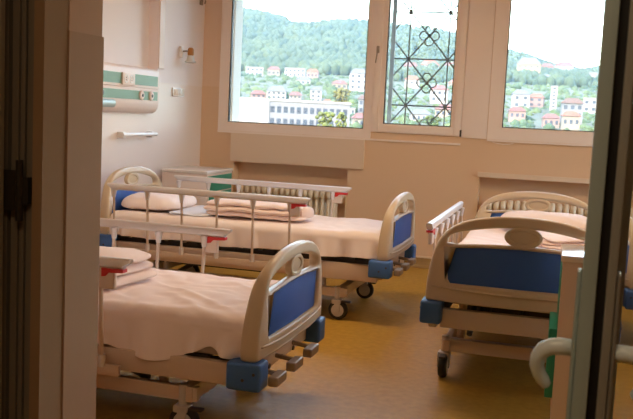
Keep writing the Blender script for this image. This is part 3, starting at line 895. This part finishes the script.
def on_ground(a, d): p = az_dir(a)*d; return Vector((p.x, p.y, ground(a, d)))
b = new_bm(); rows = []
ds = [60, 90, 120, 160, 200, 250, 300, 350, 400, 450, 500, 560, 620, 700, 800, 850, 900, 960, 1020, 1080, 1140, 1200, 1260, 1300, 1400, 1600]
na = 150
for d in ds: rows.append([b.verts.new(on_ground(-.95+2.4*i/na, d)) for i in range(na+1)])
for r0, r1 in zip(rows, rows[1:]):
    for i in range(na): b.faces.new((r0[i], r0[i+1], r1[i+1], r1[i]))
M['grass'] = mat('hill_grass', (.025, .034, .022), .95, noise_s=.02, col2=(.045, .052, .03))
gnd = link('hillside', b, M['grass'], smooth='all'); tag(gnd, 'green hillside rising behind the town beyond the windows', 'hill', kind='structure')

# thin summer haze over the valley
hz = bpy.data.materials.new('valley_haze'); hz.use_nodes = True
ht = hz.node_tree; ht.nodes.remove(ht.nodes['Principled BSDF'])
vs = ht.nodes.new('ShaderNodeVolumeScatter'); vs.inputs['Color'].default_value = (.38, .68, 1, 1); vs.inputs['Density'].default_value = .00011; vs.inputs['Anisotropy'].default_value = 0
ht.links.new(vs.outputs[0], ht.nodes['Material Output'].inputs['Volume'])
b = new_bm(); box(b, -1500, 900, 40, 1900, -60, 260)
tag(link('valley_haze', b, hz), 'thin bluish haze hanging over the valley and the hill', 'haze', kind='stuff')
M['leaf'] = mat('forest_leaves', (.009, .024, .013), .95, noise_s=.03, col2=(.034, .050, .020), detail=6)
def blob(bm, c, r, sub=1, squash=1.0, seed=0):
    g = bmesh.ops.create_icosphere(bm, subdivisions=sub, radius=1)
    for v in g['verts']:
        n = v.co.normalized()
        k = 1+.35*noise.noise(n*1.9+Vector((seed, seed*.7, 0)))
        v.co = Vector(c)+Vector((n.x*r*k, n.y*r*k, n.z*r*squash*k))
# the forest: uncountable crowns, one object
b = new_bm(); rnd = random.Random(3)
tmpl = bmesh.new(); bmesh.ops.create_icosphere(tmpl, subdivisions=1, radius=1)
tv = [v.co.copy() for v in tmpl.verts]; tf = [[v.index for v in f.verts] for f in tmpl.faces]; tmpl.free()
FV, FF = [], []
def crown(c, r, h, seed):
    o = len(FV)
    for v in tv:
        k = 1+.32*noise.noise(v*1.7+Vector((seed, seed*.37, 0)))
        FV.append((c.x+v.x*r*k, c.y+v.y*r*k, c.z+h*.5+v.z*h*.55*k))
    for f in tf: FF.append([o+i for i in f])
for _ in range(11000):
    d = rnd.uniform(700, 1310); a = rnd.uniform(-.62, .22)
    s = rnd.uniform(.7, 1.35)*.8
    crown(on_ground(a, d)-Vector((0, 0, 2)), 4.6*s, 11*s, rnd.uniform(0, 90))
b.free()
me = bpy.data.meshes.new('forest'); me.from_pydata(FV, [], FF); me.update(); me.materials.append(M['leaf']); me.shade_smooth()
fo = bpy.data.objects.new('forest', me); COL.objects.link(fo); tag(fo, 'dense hazy green forest covering the hill above the town', 'forest', kind='stuff')
FV, FF = [], []
for _ in range(3200):
    d = rnd.uniform(240, 740); a = rnd.uniform(-.60, .2)
    s = rnd.uniform(.5, 1.1)*.75
    crown(on_ground(a, d)-Vector((0, 0, 2)), 3.4*s, 5.5*s, rnd.uniform(0, 90))
me = bpy.data.meshes.new('garden_trees'); me.from_pydata(FV, [], FF); me.update(); me.materials.append(M['leaf']); me.shade_smooth()
fo = bpy.data.objects.new('garden_trees', me); COL.objects.link(fo); tag(fo, 'loose green garden trees between the houses of the town', 'trees', kind='stuff')

M['leaf_near'] = mat('garden_leaves', (.010, .028, .012), .95, noise_s=.05, col2=(.045, .066, .022), detail=6)
bpy.data.objects['garden_trees'].data.materials[0] = M['leaf_near']
# nearer single trees
def far_tree(a, d, r, h, conifer, label, tint):
    p = on_ground(a, d)
    t = thing('conifer_tree' if conifer else 'leafy_tree', label, 'tree', p, 0, 'single trees in the town')
    m = mat('leaf_tint', tint, .95, noise_s=.6, noise_a=.35)
    b = new_bm(); rn = random.Random(int(a*1000)+int(d))
    if conifer:
        for k in range(9):
            z = h*(.12+.88*k/9); rr = r*(1-k/9.3)
            for j in range(9):
                an = j*2*PI/9+k*.4; q = Vector((math.cos(an)*rr*.75, math.sin(an)*rr*.75, z-rr*.12))
                blob(b, q, max(rr*.34, .25), 1, .55, k+j)
        tube(b, [(0, 0, h*.1), (0, 0, h*1.04)], [r*.35, .08], 6)
    else:
        for k in range(80):
            u = rn.uniform(0, 2*PI); s = rn.uniform(.1, .75); zz = rn.uniform(.3, .92)
            blob(b, (math.cos(u)*s*r, math.sin(u)*s*r, zz*h), r*rn.uniform(.13, .26), 1, .9, k)
    link('crown', b, m, t, smooth='all')
    b = new_bm(); cyl(b, (0, 0, -1), (0, 0, h*.6), r*.09, 8); link('trunk', b, M['dark'], t)
M['hw'] = mat('white_render', (.16, .16, .155), .9)
HC = {'white': M['hw'], 'cream': mat('cream_render', (.12, .105, .085), .9), 'pink': mat('pink_render', (.13, .085, .075), .9), 'grey2': mat('block_render', (.088, .092, .105), .9), 'grey': mat('grey_render', (.085, .09, .10), .9), 'yellow': mat('ochre_render', (.13, .11, .06), .9)}
RC = {'red': mat('red_roof_tiles', (.085, .036, .032), .9, noise_s=.8, noise_a=.2), 'orange': mat('orange_roof_tiles', (.11, .045, .028), .9, noise_s=.8, noise_a=.2), 'grey': mat('grey_roof', (.06, .065, .075), .9), 'brown': mat('brown_roof_tiles', (.060, .036, .028), .9), 'flat': mat('flat_roof', (.11, .11, .115), .9)}
M['wpane'] = mat('dark_house_window', (.028, .036, .05), .7, spec=.1)

def house(a, d, w, dep, h, wall, roof, label, rz=0, roofh=None, floors=2, cols=3, z=0, win=True, cat='house', name='house', group='houses on the hillside'):
    p = on_ground(a, d)+Vector((0, 0, z))
    t = thing(name, label, cat, p, -a+rz, group)
    b = new_bm(); box(b, -w/2, w/2, -dep/2, dep/2, -4, h); link('wall', b, HC[wall], t)
    b = new_bm()
    if roof == 'flat':
        box(b, -w/2-.3, w/2+.3, -dep/2-.3, dep/2+.3, h, h+.5)
    else:
        rh = roofh or w*.32; o_ = .5
        v = [b.verts.new(q) for q in ((-w/2-o_, -dep/2-o_, h), (w/2+o_, -dep/2-o_, h), (w/2+o_, dep/2+o_, h), (-w/2-o_, dep/2+o_, h), (-w/2*.55, 0, h+rh), (w/2*.55, 0, h+rh))]
        for f in ((0, 1, 5, 4), (2, 3, 4, 5), (1, 2, 5), (3, 0, 4), (3, 2, 1, 0)): b.faces.new([v[i] for i in f])
    link('roof', b, RC[roof], t)
    if win:
        for fl in range(floors):
            for c in range(cols):
                b = new_bm(); x = -w/2+w*(c+.5)/cols; zz = h*(fl+.5)/floors
                ww, wh = min(w/cols*.5, 1.6), min(h/floors*.5, 1.5)
                box(b, x-ww/2, x+ww/2, -dep/2-.06, -dep/2+.02, zz-wh/2, zz+wh/2); link('window', b, M['wpane'], t)
    return t
#HOUSES
HS = [(-0.3385, 650, 12.5, 5.9, 'white', 'flat', 2, 4, 'white low block high at the left edge of the left window, under the forest', 27.1),
    (-0.3165, 665, 9.1, 4.5, 'cream', 'red', 1, 3, 'small cream house with red roof under the forest, right of the high white block', 28.4),
    (-0.2926, 665, 15.1, 6.0, 'white', 'flat', 2, 5, 'long white flat-roofed building under the forest in the left window', 28.4),
    (-0.2728, 646, 8.1, 5.1, 'pink', 'orange', 1, 3, 'pink house with orange roof right of the long white flat building', 26.8),
    (-0.2836, 566, 9.0, 3.2, 'white', 'grey', 1, 3, 'white grey-roofed house just below the long white flat building', 19.5),
    (-0.2211, 543, 11.1, 9.9, 'white', 'grey', 3, 3, 'large white grey-roofed villa at the right edge of the left window', 17.4),
    (-0.2199, 871, 9.9, 5.9, 'white', 'grey', 1, 2, 'white gabled house alone above the large villa in the left window', 48.8),
    (-0.3334, 417, 6.6, 3.3, 'pink', 'red', 2, 3, 'pink red-roofed house just above the white gable end of the apartment block', 6.2),
    (-0.3125, 433, 9.3, 3.9, 'white', 'grey', 2, 4, 'wide white grey-roofed house above the apartment block', 7.8),
    (-0.2915, 421, 5.7, 3.3, 'cream', 'red', 2, 3, 'cream house with red hipped roof above the middle of the apartment block', 6.6),
    (-0.2682, 427, 5.3, 5.8, 'white', 'grey', 3, 2, 'tall narrow white house above the right end of the apartment block', 7.2),
    (-0.2552, 390, 3.5, 2.7, 'white', 'orange', 1, 2, 'small white orange-roofed house right of the tall narrow one', 3.8),
    (-0.2421, 544, 9.3, 3.1, 'cream', 'red', 1, 3, 'cream house among trees in the middle right of the left window', 17.5),
    (-0.2137, 377, 4.7, 6.0, 'grey', 'brown', 2, 2, 'grey house with dark panes at the lower right edge of the left window', 2.8),
    (-0.2165, 303, 5.5, 2.8, 'cream', 'red', 1, 3, 'cream house with low red roof in the lower right corner of the left window', -2.0),
    (-0.2370, 372, 9.3, 2.1, 'white', 'flat', 1, 5, 'long white low shed behind the yellow-green trees', 2.3),
    (-0.1634, 803, 12.8, 6.4, 'pink', 'red', 2, 3, 'pink red-roofed house at the forest edge, left in the barred window', 41.8),
    (-0.1432, 838, 17.1, 6.7, 'cream', 'orange', 2, 4, 'cream orange-roofed house at the forest edge behind the upper bars', 45.3),
    (-0.1192, 820, 17.7, 6.5, 'pink', 'red', 2, 4, 'pink red-roofed house at the forest edge, right in the barred window', 43.5),
    (-0.1309, 466, 8.5, 6.4, 'white', 'red', 2, 3, 'white red-roofed house behind the lower flower loop of the grille', 10.8),
    (-0.1131, 587, 9.3, 4.0, 'cream', 'orange', 1, 3, 'cream orange-roofed house right of the lower flower loop', 21.7),
    (-0.1612, 609, 9.7, 4.2, 'white', 'orange', 1, 3, 'white orange-roofed house left of the lower flower loop', 23.8),
    (-0.1499, 347, 7.9, 2.8, 'white', 'grey', 1, 4, 'white grey-roofed house at the bottom of the barred window', 0.6),
    (-0.1209, 383, 9.6, 3.0, 'cream', 'red', 1, 4, 'cream red-roofed house low at the right of the barred window', 3.2),
    (-0.0352, 779, 19.5, 13.3, 'yellow', 'grey', 3, 4, 'large ochre grey-roofed house high at the left of the right window', 39.3),
    (-0.0159, 887, 12.1, 7.1, 'pink', 'red', 2, 3, 'pink red-roofed house on the skyline beside the large ochre house', 50.4),
    (0.0027, 865, 16.7, 8.8, 'white', 'red', 2, 3, 'white red-roofed house on the skyline in the middle of the right window', 48.1),
    (-0.0175, 711, 12.1, 4.8, 'white', 'grey', 1, 3, 'white grey-roofed house below the pink skyline house', 32.6),
    (0.0327, 732, 10.0, 7.5, 'white', 'grey', 2, 2, 'white grey-roofed house right of the slim tower', 34.6),
    (0.0472, 629, 8.6, 8.6, 'pink', 'red', 2, 2, 'pink red-roofed house at the right edge of the right window', 25.4),
    (-0.0417, 448, 8.1, 6.6, 'white', 'grey', 2, 2, 'white grey-roofed house behind the conifer in the right window', 9.3),
    (-0.0245, 463, 7.4, 4.7, 'pink', 'orange', 2, 2, 'pink house with orange roof right of the conifer', 10.5),
    (-0.0444, 384, 6.6, 3.5, 'pink', 'red', 1, 3, 'pink red-roofed house low at the left edge of the right window', 3.4),
    (-0.0066, 434, 2.7, 11.8, 'white', 'flat', 7, 1, 'slim tall white tower in the middle of the right window', 7.9),
    (0.0133, 359, 7.8, 9.0, 'grey', 'brown', 3, 3, 'grey house with brown roof low at the right of the slim tower', 1.4),
    (0.0128, 329, 6.0, 4.1, 'cream', 'orange', 1, 3, 'cream house with bright orange roof just before the grey brown-roofed one', 1.1),
    (-0.0079, 354, 6.0, 3.2, 'pink', 'red', 1, 3, 'pink red-roofed house at the foot of the slim tower', 1.1),
    (0.0332, 438, 6.5, 6.5, 'white', 'flat', 2, 2, 'white flat-roofed house at the lower right of the right window', 8.4)]
for a, d, w, h, wl, rf, fl, cl, lab, gz in HS:
    dz = gz-ground(a, d)
    house(a, d, w, max(7, w*.7), h, wl, rf, lab, rz=.12*math.sin(d), floors=fl, cols=cl, z=dz, name='tower' if 'tower' in lab else 'house', cat='tower' if 'tower' in lab else 'house', roofh=max(1.8, min(w*.28, h*.7)))
# the apartment block with its blank white gable
t = thing('apartment_block', 'long apartment block with blank white gable at the bottom of the left window', 'building', (math.sin(-.2955)*215, math.cos(-.2955)*215, -9), .2955-.02)
b = new_bm(); box(b, -5.4, 14.3, 0, 9, -4, 13.2); link('wall', b, HC['grey2'], t)
b = new_bm(); box(b, -13.2, -5.4, -.4, 9, -4, 13.7); link('gable_wall', b, HC['white'], t)
b = new_bm(); box(b, -5.4, 14.5, -.25, 9.2, 13.2, 13.7); link('roof_edge', b, HC['white'], t)
for i in range(12):
    for j in range(4):
        b = new_bm(); x = -4.5+i*1.6; z = 11.2-j*2.9; box(b, x-.5, x+.5, -.05, .05, z-.75, z+.75); link('window', b, M['wpane'], t)
far_tree(-.2560, 190, 2.6, 9.5, False, 'yellow-green leafy tree at the bottom of the left window beside the apartment block', (.050, .062, .012))
far_tree(-.2395, 200, 2.1, 8.5, False, 'smaller yellow-green tree right of the bigger one in the left window', (.060, .070, .012))
far_tree(-.2390, 330, 4.2, 13, False, 'broad ochre-green tree among the houses in the left window', (.055, .055, .014))
far_tree(-.0395, 130, 1.7, 9, True, 'dark green conifer at the bottom left of the right window', (.010, .022, .012))
far_tree(-.0200, 170, 2.1, 7.0, False, 'leafy green tree right of the conifer in the right window', (.028, .045, .012))
far_tree(.0420, 190, 2.3, 10, False, 'tall leafy green tree at the right edge of the right window', (.026, .042, .014))
far_tree(-.1360, 210, 2.2, 8, False, 'leafy green tree behind the lower bars of the grille', (.028, .045, .012))
